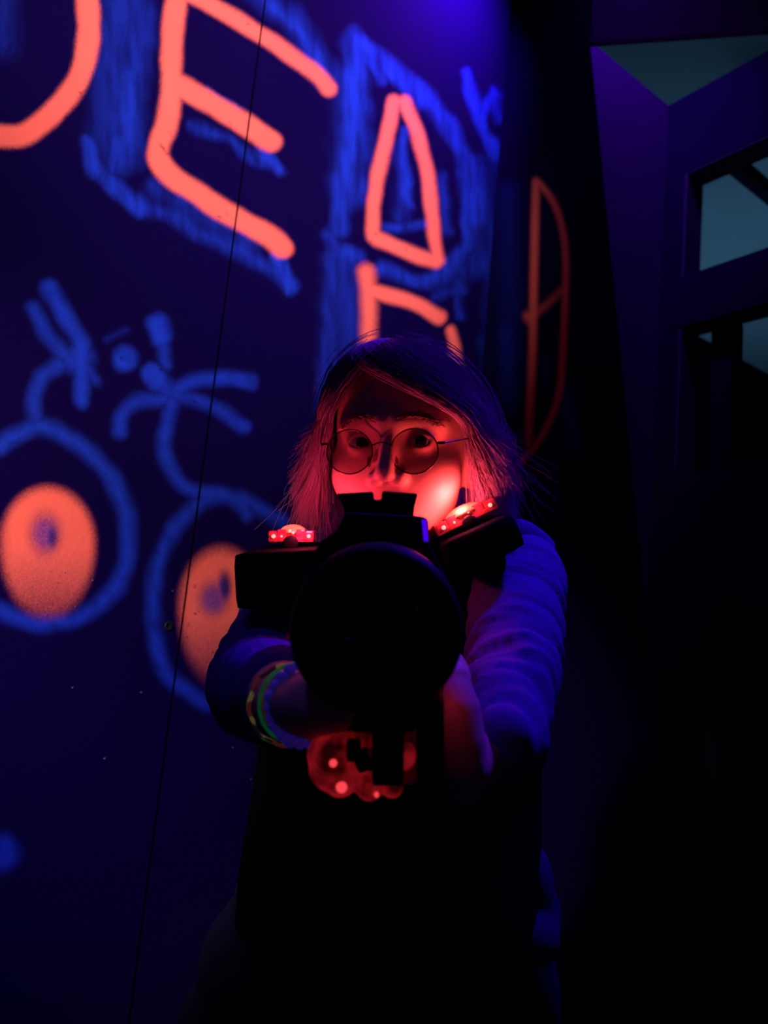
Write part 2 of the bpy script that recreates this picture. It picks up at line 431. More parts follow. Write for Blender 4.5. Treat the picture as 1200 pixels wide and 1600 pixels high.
D_BL = [([(884, 610), (896, 690)], 26, 14, .35), ([(866, 650), (868, 780)], 10, 10, .3), ([(796, 300), (800, 640)], 30, 26, .22), ([(858, 560), (850, 600)], 14, 12, .25), ([(790, 520), (795, 620)], 20, 20, .3)]


def stroke_mask(X, Y, strokes):
    out = np.zeros(len(X), np.float32)
    for pts, wd, soft, strength in strokes:
        if len(pts) > 2: pts, _ = spline(np.array(pts, float), np.ones(len(pts)), 4)
        pts = np.array(pts, float); ext = wd / 2 + soft + 1
        box = np.where((X > pts[:, 0].min() - ext) & (X < pts[:, 0].max() + ext) & (Y > pts[:, 1].min() - ext) & (Y < pts[:, 1].max() + ext))[0]
        if not len(box): continue
        x, y = X[box], Y[box]; best = np.full(len(x), 1e9)
        for a, b in zip(pts[:-1], pts[1:]):
            d = b - a; L = d @ d + 1e-9
            t = np.clip(((x - a[0]) * d[0] + (y - a[1]) * d[1]) / L, 0, 1)
            best = np.minimum(best, (x - a[0] - t * d[0]) ** 2 + (y - a[1] - t * d[1]) ** 2)
        dist = np.sqrt(best)
        mk = np.clip((wd / 2 + soft * 0.6 - dist) / (soft * 1.6), 0, 1); mk = mk * mk * (3 - 2 * mk) * strength
        out[box] = np.maximum(out[box], mk) if strength > .6 else 1 - (1 - out[box]) * (1 - mk)
    return out


def blob(X, Y, cx, cy, rx, ry, s0, s1, ry2=None):
    dy = (Y - cy); r = np.where(dy > 0, ry2 or ry, ry)
    q = np.sqrt(((X - cx) / rx) ** 2 + (dy / r) ** 2)
    t = np.clip((s1 - q) / (s1 - s0), 0, 1); return t * t * (3 - 2 * t)


def waves(X, Y, scale, seed):
    r = np.random.default_rng(seed); out = 0
    for k in range(7):
        a = r.uniform(0, 2 * PI); f = 2 * PI / scale * r.uniform(.6, 1.9); out = out + np.sin((X * math.cos(a) + Y * math.sin(a)) * f + r.uniform(0, 6.28))
    return out / 2.6


def left_paint(V):
    X, Y, d = to_px(V)
    ok = d > 0.2; X = np.where(ok, X, -1e5); Y = np.where(ok, Y, -1e5)
    XB = X + 2.8 * waves(X, Y, 60, 1) + .5 * waves(X, Y, 16, 2); YB = Y + 3.2 * waves(X, Y, 70, 3) + .5 * waves(X, Y, 18, 4)
    o = stroke_mask(X + .3 * (XB - X), Y + .3 * (YB - Y), [(p, w_, f_ * 1.5, s_) for p, w_, f_, s_ in OR]); k = stroke_mask(X, Y, DK)
    fig = [(p, w_ * 1.22, f_ * 1.5, s_ * .95) for p, w_, f_, s_ in BL[:N_FIG]]; brush = [(p, w_ * 1.25, f_ * 1.2, s_ * .95) for p, w_, f_, s_ in BL[N_FIG:]]
    b1 = stroke_mask(X + .5 * (XB - X), Y + .5 * (YB - Y), fig) * np.clip(.93 + .13 * waves(X, Y, 45, 5), 0, 1)
    b2 = stroke_mask(XB, YB, brush) * np.clip(.80 + .22 * waves(X * 1.7, Y * .4, 46, 6) + .08 * waves(X * 2, Y * .4, 20, 7), .15, 1)
    b = 1 - (1 - b1) * (1 - b2)
    # sprayed eyes: orange discs that fade out below, with blue and dark pupils
    e1 = blob(X, Y, 74, 850, 78, 94, .80, 1.06, 122); e1 *= np.clip((985 - Y) / 130, 0, 1) ** .8 * np.clip((X + 40) / 60, 0, 1)
    e2 = blob(X, Y, 346, 948, 72, 100, .72, 1.05, 135); e2 *= np.clip((1090 - Y) / 130, 0, 1)
    o = np.maximum(o, np.maximum(e1, e2 * .92))
    p1 = np.maximum(blob(X, Y, 71, 834, 34, 46, .25, 1.1) * .8, blob(X, Y, 80, 838, 15, 32, .2, 1.1)); p2 = np.maximum(blob(X, Y, 334, 936, 32, 38, .25, 1.1) * .85, blob(X, Y, 350, 918, 16, 36, .2, 1.1))
    o = o * (1 - .9 * np.maximum(p1, p2)); b = np.maximum(b * (1 - .9 * np.maximum(e1, e2)), np.maximum(p1 * .55, p2 * .5))
    k = np.maximum(k, np.maximum(blob(X, Y, 84, 840, 9, 22, .2, 1.2) * .45, blob(X, Y, 353, 916, 10, 28, .2, 1.2) * .6))
    return np.stack([o, b, k, np.ones_like(o)], 1)


def back_paint(V):
    X, Y, d = to_px(V)
    o = stroke_mask(X, Y, D_OR); b = stroke_mask(X, Y, D_BL)
    return np.stack([o, b, o * 0, o * 0 + 1], 1)


def painted_board(name, corner, ua, us, va, vs, nrm, thick, paint, parent):
    """board: front grid at corner + ua*u + va*v, closed with a rim and back; paint kept as a colour attribute"""
    nu, nv = len(us), len(vs)
    U, W = np.meshgrid(us, vs, indexing='ij')
    front = corner + U.reshape(-1, 1) * ua + W.reshape(-1, 1) * va
    idx = np.arange(nu * nv).reshape(nu, nv)
    q = np.stack([idx[:-1, :-1], idx[1:, :-1], idx[1:, 1:], idx[:-1, 1:]], -1).reshape(-1, 4)
    c = [corner + ua * a + va * b - nrm * thick for a, b in ((us[0], vs[0]), (us[-1], vs[0]), (us[-1], vs[-1]), (us[0], vs[-1]))]
    cf = [corner + ua * a + va * b for a, b in ((us[0], vs[0]), (us[-1], vs[0]), (us[-1], vs[-1]), (us[0], vs[-1]))]
    V = np.vstack([front, c, cf]); nb = nu * nv
    me = bpy.data.meshes.new(name)
    faces = [tuple(r) for r in q]
    for i in range(4): faces.append((nb + i, nb + (i + 1) % 4, nb + 4 + (i + 1) % 4, nb + 4 + i))
    faces.append((nb + 3, nb + 2, nb + 1, nb))
    me.from_pydata(V.tolist(), [], [tuple(map(int, f)) for f in faces]); me.update()
    at = me.attributes.new('paint', 'FLOAT_COLOR', 'POINT')
    at.data.foreach_set('color', np.vstack([paint(front), np.tile([0, 0, 1, 1], (8, 1))]).astype(np.float32).ravel())
    return link(name, me, M['paint'], parent, smooth=False)


# ------------------------------------------------------------------ the setting
def structure(name, geo, material, parent=None):
    o = geo.build(name, material, None, smooth=False, parent=parent)
    if parent is None: o['kind'] = 'structure'
    return o


g = Geo(); g.box((1.5, 4.0, -0.05), np.eye(3), (7, 9, 0.05)); structure('floor', g, M['floor'])
g = Geo(); g.box((1.5, 5.0, 3.87), np.eye(3), (9, 12, 0.05)); structure('ceiling', g, M['ceil'])

t_seam = wall_t(332, 620); t_end = 0.5 * (wall_t(797, 10) + wall_t(776, 320))
Z = np.array([0, 0, 1.0])
g = Geo(); g.box(WP + WD * ((t_end - 2.4) / 2) - WN * 0.05 + Z * 1.6, [WD, WN, Z], ((t_end + 2.4) / 2, 0.02, 1.6))
wl = structure('wall_left', g, M['wall_black'])
zs = np.concatenate([np.linspace(0.0, 0.55, 8), np.arange(0.56, 2.72, 0.0036), np.linspace(2.73, 3.2, 6)])
fine0 = -1.0
us = np.concatenate([np.linspace(-2.4, fine0, 12), np.arange(fine0 + .004, t_seam - 0.0035, 0.0036), [t_seam - 0.0024]])
painted_board('wall_panel', WP.copy(), WD, us, Z, zs, WN, 0.02, left_paint, wl)
us = np.concatenate([np.arange(t_seam + 0.0024, t_end - 0.003, 0.0036), [t_end]])
painted_board('wall_panel', WP - WN * 0.0012, WD, us, Z, zs, WN, 0.02, left_paint, wl)
g = Geo(); hc = hit(264, 978, WP, WN); g.lathe(hc, WN, [(0.0, -0.004), (0.0075, -0.004), (0.0085, 0.0006), (0.0075, 0.0014), (0.005, 0.0004), (0.0, 0.0002)], 20)  # raised black disc put in for the dark screw hole
g.build('hole_disc', M['gun'], None, parent=wl)
g = Geo()
for _ in range(26):   # little blobs and chips of paint standing on the board below the eyes
    x, y = random.choice([(random.uniform(40, 160), random.uniform(880, 965)), (random.uniform(285, 350), random.uniform(940, 1060)), (random.uniform(40, 400), random.uniform(700, 1300))])
    c = hit(x, y, WP, WN); r = random.uniform(.0005, .0011); g.ellipsoid(c, (r * random.uniform(1, 2.2), r * .6, r), [WD, WN, Z], 4, 6)
g.build('paint_blobs', mat('dried_paint_blobs', (0.12, 0.08, 0.12), 0.35, 0.4), None, parent=wl)['kind'] = 'stuff'

# back partition with the D, in the doorway plane behind the end of the left wall
BA = math.radians(-10); BD = np.array([math.cos(BA), math.sin(BA), 0]); BN = np.array([math.sin(BA), -math.cos(BA), 0])
BP = WP + WD * (t_end + 0.03) - WN * 0.02
def bplane(px, py): return hit(px, py, BP, BN)
p_tl = bplane(922, 65); p_b = bplane(1072, 1600)
slope = ((p_b - p_tl) @ BD) / (p_b[2] - p_tl[2]); u_top = (p_tl - BP) @ BD; zt = p_tl[2]
nu, nv = 120, 420
me_us = np.linspace(0, 1, nu); me_vs = np.linspace(0, 3.2, nv)
UU, VV = np.meshgrid(me_us, me_vs, indexing='ij')
right = u_top + slope * (np.minimum(VV, zt) - zt)
front = BP + ((-0.12 + UU * (right + 0.12)).reshape(-1, 1)) * BD + VV.reshape(-1, 1) * Z
idx = np.arange(nu * nv).reshape(nu, nv)
faces = np.stack([idx[:-1, :-1], idx[1:, :-1], idx[1:, 1:], idx[:-1, 1:]], -1).reshape(-1, 4)
me = bpy.data.meshes.new('wall_back'); me.from_pydata(front.tolist(), [], [tuple(map(int, f)) for f in faces]); me.update()
at = me.attributes.new('paint', 'FLOAT_COLOR', 'POINT'); at.data.foreach_set('color', back_paint(front).astype(np.float32).ravel())
wb = link('wall_back', me, M['paint'], None, smooth=False); wb['kind'] = 'structure'
so = wb.modifiers.new('thick', 'SOLIDIFY'); so.thickness = 0.06; so.offset = -1
# header beam over the doorway
g = Geo(); a, b = bplane(922, 65), bplane(1500, 24)
g.prism([a - BN * .001, b - BN * .001, np.array([b[0], b[1], 3.3]), np.array([a[0], a[1], 3.3])], -BN * 0.02); structure('trim_1', g, M['beam'])

# the hall beyond: purple pier and a side wall with two openings
H1 = math.radians(54); E1 = np.array([math.sin(H1), math.cos(H1), 0]); E2 = np.array([math.cos(H1), -math.sin(H1), 0])   # E2 runs towards the camera side on the right
CN = P(1044, 165, 2.6); ZT = CN[2]; C0 = np.array([CN[0], CN[1], 0])
g = Geo(); g.box(C0 - E1 * 0.225 + Z * ZT / 2 - E2 * 0.03, [E1, E2, Z], (0.24, 0.03, ZT / 2)); structure('wall_far', g, M['pier'])
def side(px, py):
    q = hit(px, py, C0, -E1); return (q - C0) @ E2, q[2]
TH = 0.10
s_j = side(1068, 320)[0]; z1t = side(1130, 241)[1]; z1b = side(1130, 410)[1]; z2t = side(1150, 486)[1]; z2b = side(1090, 735)[1]
g = Geo(); S_END = 2.2
def slab(s0, s1, z0, z1, dep=TH): g.box(C0 + E2 * (s0 + s1) / 2 + E1 * (dep / 2 + .001) + Z * (z0 + z1) / 2, [E2, E1, Z], ((s1 - s0) / 2, dep / 2, (z1 - z0) / 2))
slab(0, s_j, 0, ZT); slab(s_j, S_END, z1t, ZT); slab(s_j, S_END, z2t, z1b); slab(s_j, S_END, 0, z2b)
wr = structure('wall_right', g, M['wall_dark'])
g = Geo(); g.box(C0 + E2 * (s_j + .004) + E1 * (TH / 2 + .002) + Z * (z2b + z1t) / 2, [E2, E1, Z], (0.004, TH / 2 - .002, (z1t - z2b) / 2 - .002)); structure('trim_2', g, M['jamb'])
g = Geo(); g.box(C0 + E2 * (s_j + .6) + E1 * (TH / 2 + .002) + Z * (z1t - .004), [E2, E1, Z], (0.59, TH / 2 - .002, .004)); structure('trim_3', g, M['jamb'])
# mullion post in the lower opening
q = hit(1141, 540, C0 + E1 * TH, -E1); s_m = (q - C0) @ E2
g = Geo(); g.box(C0 + E2 * s_m + E1 * (TH - .02) + Z * (z2b + z2t) / 2, [E2, E1, Z], (0.036, 0.03, (z2t - z2b) / 2 - .001)); structure('trim_4', g, M['wall_black'])
# beam and low partition crossing the hall behind the openings
c = P(1172, 277, 3.6); g = Geo(); g.box(c + E1 * 1.8, [E1, E2, Z], (2.0, 0.03, 0.034)); structure('trim_5', g, M['wall_black'])
c = P(1150, 566, 3.8); g = Geo(); g.box(np.array([c[0], c[1], c[2] / 2]) + E1 * .5, [E1, E2, Z], (3.2, 0.04, c[2] / 2)); structure('wall_hall', g, M['wall_black'])
g = Geo(); g.box((2.0, 13.0, 1.9), np.eye(3), (8, 0.05, 1.9)); structure('wall_end', g, M['wall_dark'])

# ------------------------------------------------------------------ person
FOOT = P(590, 1600, 1.02); FOOT = np.array([FOOT[0] - 0.03, FOOT[1] + .02, 0.0])
person = empty('person', FOOT, 'person with a blond bob and round glasses, in a purple hoodie, aiming a black blaster', 'person')

YAW = math.radians(12)
TC = -FW
EX = math.cos(YAW) * RT + math.sin(YAW) * TC
EY = -math.sin(YAW) * RT + math.cos(YAW) * TC      # out of the face
EZ = UP.copy()
HC = P(607, 689, 0.752) - EY * 0.078
def HL(x, y, z): return HC + x * EX + y * EY + z * EZ
HAX = np.array([EX, EY, EZ])

# --- head: a distance field of smooth-blended shapes, sampled along rays from inside
def smin(a, b, k):
    h = np.clip(0.5 + 0.5 * (b - a) / k, 0, 1); return b * (1 - h) + a * h - k * h * (1 - h)
def s_ell(p, c, r):
    q = (p - np.array(c)) / np.array(r); k0 = np.linalg.norm(q, axis=1); k1 = np.linalg.norm(q / np.array(r), axis=1) + 1e-9
    return k0 * (k0 - 1) / k1
def s_cap(p, a, b, ra, rb):
    a, b = np.array(a), np.array(b); ba = b - a; t = np.clip(((p - a) @ ba) / (ba @ ba), 0, 1)
    return np.linalg.norm(p - a - t[:, None] * ba, axis=1) - (ra + (rb - ra) * t)
def head_sdf(p):
    ps = p.copy(); ps[:, 0] = np.abs(p[:, 0])
    d = s_ell(p, (0, -.014, .034), (.076, .094, .081))
    d = smin(d, s_ell(p, (0, .014, -.036), (.066, .066, .078)), .03)
    d = smin(d, s_ell(p, (0, .050, -.092), (.026, .024, .022)), .03)
    d = smin(d, s_ell(ps, (.040, .044, -.034), (.027, .026, .026)), .02)
    d = smin(d, s_cap(ps, (.008, .078, .020), (.046, .060, .019), .009, .009), .018)
    d = smin(d, s_cap(p, (0, .076, .004), (0, .099, -.034), .0065, .0095), .010)
    d = smin(d, s_ell(ps, (.0125, .086, -.0385), (.0085, .011, .008)), .006)
    d = -smin(-d, s_ell(ps, (.031, .101, .001), (.020, .024, .0125)), .010)      # eye socket
    d = smin(d, s_ell(ps, (.031, .0655, .0), (.0155, .0145, .0138)), .004)      # lids
    d = -smin(-d, s_ell(ps, (.031, .085, -.0005), (.0135, .02, .0052)), .0015)     # lid slit
    d = -smin(-d, s_ell(ps, (.0065, .0985, -.0455), (.0042, .006, .0032)), .002)   # nostrils
    d = smin(d, s_cap(ps, (0, .0835, -.0635), (.019, .071, -.066), .0055, .003), .004)
    d = smin(d, s_cap(ps, (0, .0815, -.0725), (.016, .071, -.070), .006, .003), .004)
    d = smin(d, s_ell(ps, (.076, -.012, -.018), (.007, .018, .030)), .008)          # ear
    return d
nt_, np_ = 150, 220
th = np.linspace(0.01, PI - 0.01, nt_); ph = np.linspace(0, 2 * PI, np_, endpoint=False)
TH_, PH_ = np.meshgrid(th, ph, indexing='ij')
dirs = np.stack([np.sin(TH_) * np.sin(PH_), np.cos(TH_) , np.sin(TH_) * np.cos(PH_)], -1).reshape(-1, 3)   # pole along the face so the mesh is finest there
org = np.array([0, 0.012, -.015]); r_ = np.full(len(dirs), 0.20)
for _ in range(70):
    dd = head_sdf(org + dirs * r_[:, None]); r_ -= np.clip(dd, -0.01, 0.02) * 0.7
HV = org + dirs * r_[:, None]
def head_pts(): return HC + HV @ HAX
skin = Geo()
rings = [head_pts().reshape(nt_, np_, 3)[i] for i in range(nt_)]
skin.grid([list(r) for r in rings])

# --- joints
NK = P(632, 838, 0.885)
SHL, SHR = P(472, 930, 0.90), P(796, 892, 0.87)
ELL, ELR = P(398, 1072, 0.69), P(800, 1056, 0.65)
WRL, WRR = P(478, 1100, 0.51), P(744, 1178, 0.525)
CH = P(630, 980, 0.93); WA = P(620, 1240, 0.955); HP = P(606, 1480, 0.985)
BX = np.array([0.995, -0.05, 0.0]); BX /= np.linalg.norm(BX); BY = np.array([-BX[1], BX[0], 0])
skin.tube([HL(0, -.02, -.06), NK + np.array([0, .0, 0]), CH + Z * .06], [.046, .048, .06])
skin.loft([(CH + Z * .11, .07, .05), (CH + Z * .07, .125, .075), (CH, .135, .085), (WA, .115, .08), (HP, .14, .09), (HP - Z * .10, .13, .09)], xd=BX, yd=BY)
skin.tube([SHL, (SHL + ELL) / 2, ELL, (ELL * .6 + WRL * .4), WRL], [.044, .038, .034, .031, .022])
skin.tube([SHR, (SHR + ELR) / 2, ELR, (ELR * .6 + WRR * .4), WRR], [.044, .038, .034, .027, .022])
skin.tube([CH + Z * .05, SHL], [.06, .046]); skin.tube([CH + Z * .05, SHR], [.06, .046])
ANK = {}
for s in (-1, 1):
    hip = HP - Z * .09 + BX * s * .075; knee = np.array([FOOT[0] + s * .105, FOOT[1] - .02, 0.44]); ank = np.array([FOOT[0] + s * .12, FOOT[1] + .02, 0.085])
    ANK[s] = (hip, knee, ank)
    skin.tube([hip, (hip + knee) / 2, knee, knee * .6 + ank * .4, ank], [.078, .066, .05, .047, .034])
    skin.tube([ank, ank + np.array([s * .012, -.05, -.045]), ank + np.array([s * .02, -.12, -.058])], [.034, .03, .02])

# --- hands: palm plus five separately bent fingers
def finger(geo, base, pts, r0, r1): geo.tube([base] + list(pts), np.linspace(r0, r1, len(pts) + 1), k=12, sub=3)
# gun frame: axis from muzzle to rear
GF = P(588, 988, 0.43); GR = P(592, 930, 0.64)
GA = (GF - GR) / np.linalg.norm(GF - GR)          # towards the muzzle
GX = np.cross(GA, UP); GX = -GX if GX @ RT < 0 else GX; GX /= np.linalg.norm(GX); GU = np.cross(GX, GA); GU = -GU if GU @ UP < 0 else GU
def GL(x, u, a): return GR + x * GX + u * GU + a * GA     # local: right, up, forward
GRIP_T, GRIP_B = P(632, 1070, 0.535), P(640, 1225, 0.555)
gd = (GRIP_B - GRIP_T) / np.linalg.norm(GRIP_B - GRIP_T)
# right hand: heel and back of the hand on the right of the grip, fingers round its front, thumb up the side
PR = P(703, 1112, 0.51)
skin.tube([WRR, P(722, 1200, .505), P(712, 1160, .503), P(704, 1100, .505), P(706, 1062, .51)], [.023, .019, .021, .020, .013], k=20)
skin.tube([P(724, 1230, .508), P(716, 1170, .506), P(708, 1100, .508)], [.013, .020, .017], k=18)
for i, py in enumerate((1085, 1125, 1165, 1202)):
    rr = (.0085, .0088, .0084, .0074)[i]; ln = (.95, 1.05, 1.0, .85)[i]
    b0 = P(700, py, .512 + .002 * i); k1 = P(700 - 36 * ln, py + 4, .495); k2 = P(700 - 84 * ln, py + 8, .492); k3 = P(700 - 112 * ln, py + 6, .508)
    finger(skin, b0, [k1, k2, k3], rr * 1.15, rr * .85)
finger(skin, P(712, 1075, .515), [P(712, 1050, .53), P(690, 1012, .545), P(676, 985, .555)], .0115, .008)
# left hand: cups the underside of the gun body
skin.tube([WRL, P(498, 1102, .485), P(520, 1105, .475), P(548, 1106, .478)], [.022, .022, .024, .020], k=20, flat=1.25)
for i, (py, dd) in enumerate(((1072, .50), (1096, .487), (1118, .476), (1136, .470))):
    rr = (.0085, .0088, .0084, .0072)[i]
    finger(skin, P(536, py, dd), [P(575, py + 14, dd - .004), P(620, py + 2, dd), P(640, py - 24, dd + .006)], rr * 1.1, rr * .85)
finger(skin, P(500, 1075, .49), [P(498, 1040, .495), P(510, 1005, .50), P(520, 975, .505)], .011, .008)
bodyme = skin.remesh('body', 0.0024, smooth=2, fac=.4)
set_co(bodyme, local(person, get_co(bodyme)))
link('body', bodyme, M['skin'], person)

# --- eyes, brows
for s in (-1, 1):
    g = Geo(); ec = HL(s * .031, .0645, -.0005); look = (CAM + UP * .02 - ec); look /= np.linalg.norm(look)
    g.ellipsoid(ec, (.0135,) * 3, n=18, k=24); ey = g.build('eyeball', M['eyewhite'], person)
    g = Geo(); g.lathe(ec, look, [(0, .0139), (.003, .0138), (.0056, .0126), (.0062, .0118), (0, .0105)], 24); g.build('iris', M['iris'], person, parent=ey).matrix_parent_inverse = Matrix()
    g = Geo()
    for k in range(70):
        t = k / 69; x = .010 + .040 * t; z0 = .0195 + .0065 * math.sin(PI * min(1, t * 1.15)) - .003 * t
        p = np.array([s * x, 0.08, z0 + random.uniform(-.003, .003)]);
        lo, hi = .03, .12
        for _ in range(26):
            mid = (lo + hi) / 2
            if head_sdf(np.array([[p[0], mid, p[2]]]))[0] > 0: hi = mid
            else: lo = mid
        y = lo + .001
        g.tube([HL(p[0], y, p[2]), HL(p[0] + s * .004, y + .001 - .03 * .004 * 10 * t, p[2] + .002), HL(p[0] + s * .008, y - .002 * t - .0005, p[2] + .0015 - .003 * t)], [.0005, .00045, .0002], k=4, sub=2, round_ends=False)
    g.build('eyebrow', M['brow'], person)

# --- hair: thin strands combed from a side part, plus the dense under-layer on the scalp
HO = np.array([0.002, -.014, .025])
def hair_strands(n, part, flyaway=False, seed=3):
    rng = np.random.default_rng(seed); Vs = []; Fs = []; base = 0; K = 20
    for i in range(n):
        s = 1 if rng.random() < .52 else -1
        lay = rng.random() ** .7; g_ = rng.random()
        if flyaway: g_ = .9
        sag = rng.uniform(.4, .7); flo = rng.uniform(0, .030) * (1.35 if s < 0 else .55) + (.010 if s > 0 else 0)
        if g_ < .27:                                 # fringe combed from the part across the forehead to the right
            s = 1; f0 = rng.uniform(-48, 14); f1 = rng.uniform(50, 84); L = rng.uniform(.02, .11); sag = rng.uniform(1.0, 1.9)
        elif g_ < .40:                               # shorter wisps to the left
            s = -1; f0 = rng.uniform(-40, 6); f1 = -rng.uniform(50, 84); L = rng.uniform(.01, .09); sag = rng.uniform(.9, 1.6)
        elif g_ < .55:
            f0 = s * rng.uniform(0, 25); f1 = s * rng.uniform(62, 84); L = rng.uniform(.05, .115)
        else:
            f1 = s * rng.uniform(72, 180); f0 = f1 * rng.uniform(.55, .95); L = rng.uniform(.06, .13)
        off = .002 + .012 * lay
        t_end_ = math.radians(rng.uniform(84, 97)); t0 = math.radians(rng.uniform(2, 50) if abs(f1) > 85 else rng.uniform(2, 22))
        flare = flo
        wv, wp = rng.uniform(0, .0022), rng.uniform(0, 6.28)
        clump = rng.normal(0, .5)
        if flyaway: off += rng.uniform(.004, .016); flare = rng.uniform(.02, .07); wv = rng.uniform(.002, .006); L *= rng.uniform(.7, 1.2)
        pts = []
        n1 = 12
        for k in range(n1):
            u = k / (n1 - 1); t = t0 + (t_end_ - t0) * u
            f = math.radians(f0 + (f1 - f0) * u ** sag)
            grow = 1 + .10 * u ** 2
            rx, ry, rz = (.079 + off) * grow, (.097 + off) * (1 + .0 * u), .084 + off
            pts.append(HO + np.array([rx * math.sin(t) * math.sin(f) + part * (1 - u), ry * math.sin(t) * math.cos(f), rz * math.cos(t)]))
        tip = pts[-1]; fa = math.atan2(tip[0], tip[1]); 
        for k in range(1, K - n1 + 1):
            u = k / (K - n1)
            x = tip[0] + math.copysign(flare * u ** 1.4, tip[0]) + wv * math.sin(6 * u + wp) * 2
            y = tip[1] + (-.012 if abs(f1) < 95 else -.004) * u + wv * math.cos(5 * u + wp)
            pts.append(np.array([x, y, tip[2] - L * u]))
        pts = np.array(pts) + wv * np.sin(np.linspace(0, 7, K) + wp)[:, None] * np.array([.6, .4, .2])
        r = rng.uniform(.00032, .00062) * np.concatenate([np.linspace(.8, 1, 6), np.linspace(1, .35, K - 6)])
        T = np.gradient(pts, axis=0); T /= np.linalg.norm(T, axis=1)[:, None]
        A = np.cross(T, np.array([.31, .5, .81])); A /= np.linalg.norm(A, axis=1)[:, None] + 1e-9; B = np.cross(T, A)
        ring = np.stack([pts + r[:, None] * (math.cos(q) * A + math.sin(q) * B) for q in (0, 2.094, 4.189)], 1).reshape(-1, 3)
        Vs.append(HC + ring @ HAX)
        for k in range(K - 1):
            for j in range(3):
                a, b = base + k * 3 + j, base + k * 3 + (j + 1) % 3; Fs.append((a, b, b + 3, a + 3))
        base += K * 3
    return np.vstack(Vs), Fs
Va, Fa = hair_strands(4600, -.016, seed=3); Vb, Fb = hair_strands(70, -.016, True, 11)
g = Geo(); g.add(Va, Fa); g.add(Vb, Fb)
hair_me = mesh('hair', local(person, np.vstack(g.V)), g.F)
hair = link('hair', hair_me, M['hair'], person); hair['kind'] = 'stuff'; hair['label'] = 'chin-length blond hair with a side-swept fringe'
g = Geo(); rr = []
for i in range(40):
    t = math.radians(2 + 100 * i / 39); row = []
    for f in np.linspace(-PI, PI, 64, endpoint=False):
        lim = math.radians(33 + 69 * min(1, abs(f) / 1.45) ** 2.2)
        tt = min(t, lim)
        q = HO + np.array([.0795 * math.sin(tt) * math.sin(f), .0975 * math.sin(tt) * math.cos(f), .0845 * math.cos(tt)]); row.append(HC + q @ HAX)
    rr.append(row)
g.grid(rr, cap=False); g.build('hair_underlayer', M['hair'], person)

# --- hoodie: torso and both sleeves with ring folds
cl = Geo()
cl.loft([(CH + Z * .135, .075, .06), (CH + Z * .10, .135, .085), (CH + Z * .03, .165, .10), (CH - Z * .08, .165, .105), (WA, .172, .11), (WA - Z * .10, .174, .11)], xd=BX, yd=BY)
cl.tube([CH + Z * .06 - RT * .02, SHL, (SHL + ELL) / 2, ELL], [.08, .058, .050, .045])
cl.tube([ELL, ELL * .72 + WRL * .28, ELL * .5 + WRL * .5], [.045, .044, .038])
cl.tube([CH + Z * .06 + RT * .02, SHR, P(806, 960, .76), ELR], [.08, .056, .048, .042])
cl.tube([ELR, P(784, 1108, .597), P(788, 1160, .535)], [.042, .039, .030])
cl.tube([P(812, 1060, .63), P(818, 1120, .60), P(826, 1185, .59)], [.040, .026, .007], flat=.8)           # slack cloth hanging from the forearm
cl.tube([P(785, 1090, .575), P(788, 1145, .56), P(796, 1205, .56)], [.03, .015, .004], flat=.7)
cl.loft([(NK + BY * .03 - Z * .055, .10, .075), (NK + BY * .045 - Z * .01, .095, .06), (NK + BY * .06 + Z * .02, .07, .045)], xd=BX, yd=BY)     # hood folded behind the neck
hme = cl.remesh('hoodie', 0.0048, smooth=5)
co, no = get_co(hme), get_no(hme)
def arm_fold(co, chain, seed, amp, wl_):
    pts, _ = spline(np.array(chain), np.ones(len(chain)), 12)
    seg = np.concatenate([[0], np.cumsum(np.linalg.norm(np.diff(pts, axis=0), axis=1))])
    d2 = ((co[:, None, :] - pts[None]) ** 2).sum(2); i = d2.argmin(1); dist = np.sqrt(d2.min(1)); u = seg[i]
    rel = co - pts[i]; ang = np.arctan2(rel @ RT, rel @ UP)
    wgt = np.clip((.085 - dist) / .02, 0, 1) * np.clip((u - .03) / .03, 0, 1)
    ph_ = u / wl_ * 2 * PI + 1.1 * np.sin(ang * 2 + seed) + .5 * np.sin(ang * 3 + u * 15)
    h = np.sin(ph_); h = np.where(h > 0, h ** .7, h * .8 + 0 * h) if False else h
    return amp * wgt * (h + .5 * np.sin(ph_ * 1.73 + 2 * ang + seed))
disp = arm_fold(co, [SHR, P(806, 960, .76), ELR, P(788, 1105, .595), P(745, 1150, .53)], .4, .0022, .046) + arm_fold(co, [SHL, (SHL + ELL) / 2, ELL, ELL * .5 + WRL * .5], 1.3, .0026, .040)
disp += .003 * np.sin(co[:, 0] * 34 + 6 * np.sin(co[:, 2] * 17)) * (co[:, 2] < 1.06)
set_co(hme, local(person, co + no * disp[:, None]))
hood = link('hoodie', hme, M['hoodie'], person); hood['label'] = 'loose purple-blue hoodie with wrinkled sleeves'
g = Geo(); g.loft([(WA + Z * .02, .168, .105), (P(612, 1330, .97), .190, .12), (P(606, 1420, .985), .211, .13), (P(588, 1530, 1.0), .243, .14), (P(576, 1640, 1.02), .265, .15)], xd=BX, yd=BY)  # black garment put in for the lower hoodie lying in shade
lm_ = g.remesh('shaded_hem', .006, smooth=3); co, no = get_co(lm_), get_no(lm_)
co = co + no * (.005 * np.sin(co[:, 0] * 42 + 5 * np.sin(co[:, 2] * 9)))[:, None]; set_co(lm_, local(person, co)); link('shaded_hem', lm_, M['shaded_cloth'], person)['label'] = 'lower hoodie below the vest, its shade put into a black colour'
g = Geo(); g.ellipsoid(P(830, 1462, .865), (.034, .03, .036), [RT, FW, UP]); g.ellipsoid(P(840, 1395, .885), (.020, .03, .055), [RT, FW, UP]); g.ellipsoid(P(838, 1432, .885), (.030, .03, .045), [RT, FW, UP])  # added lump for the violet-lit hoodie side, that light put into its colour
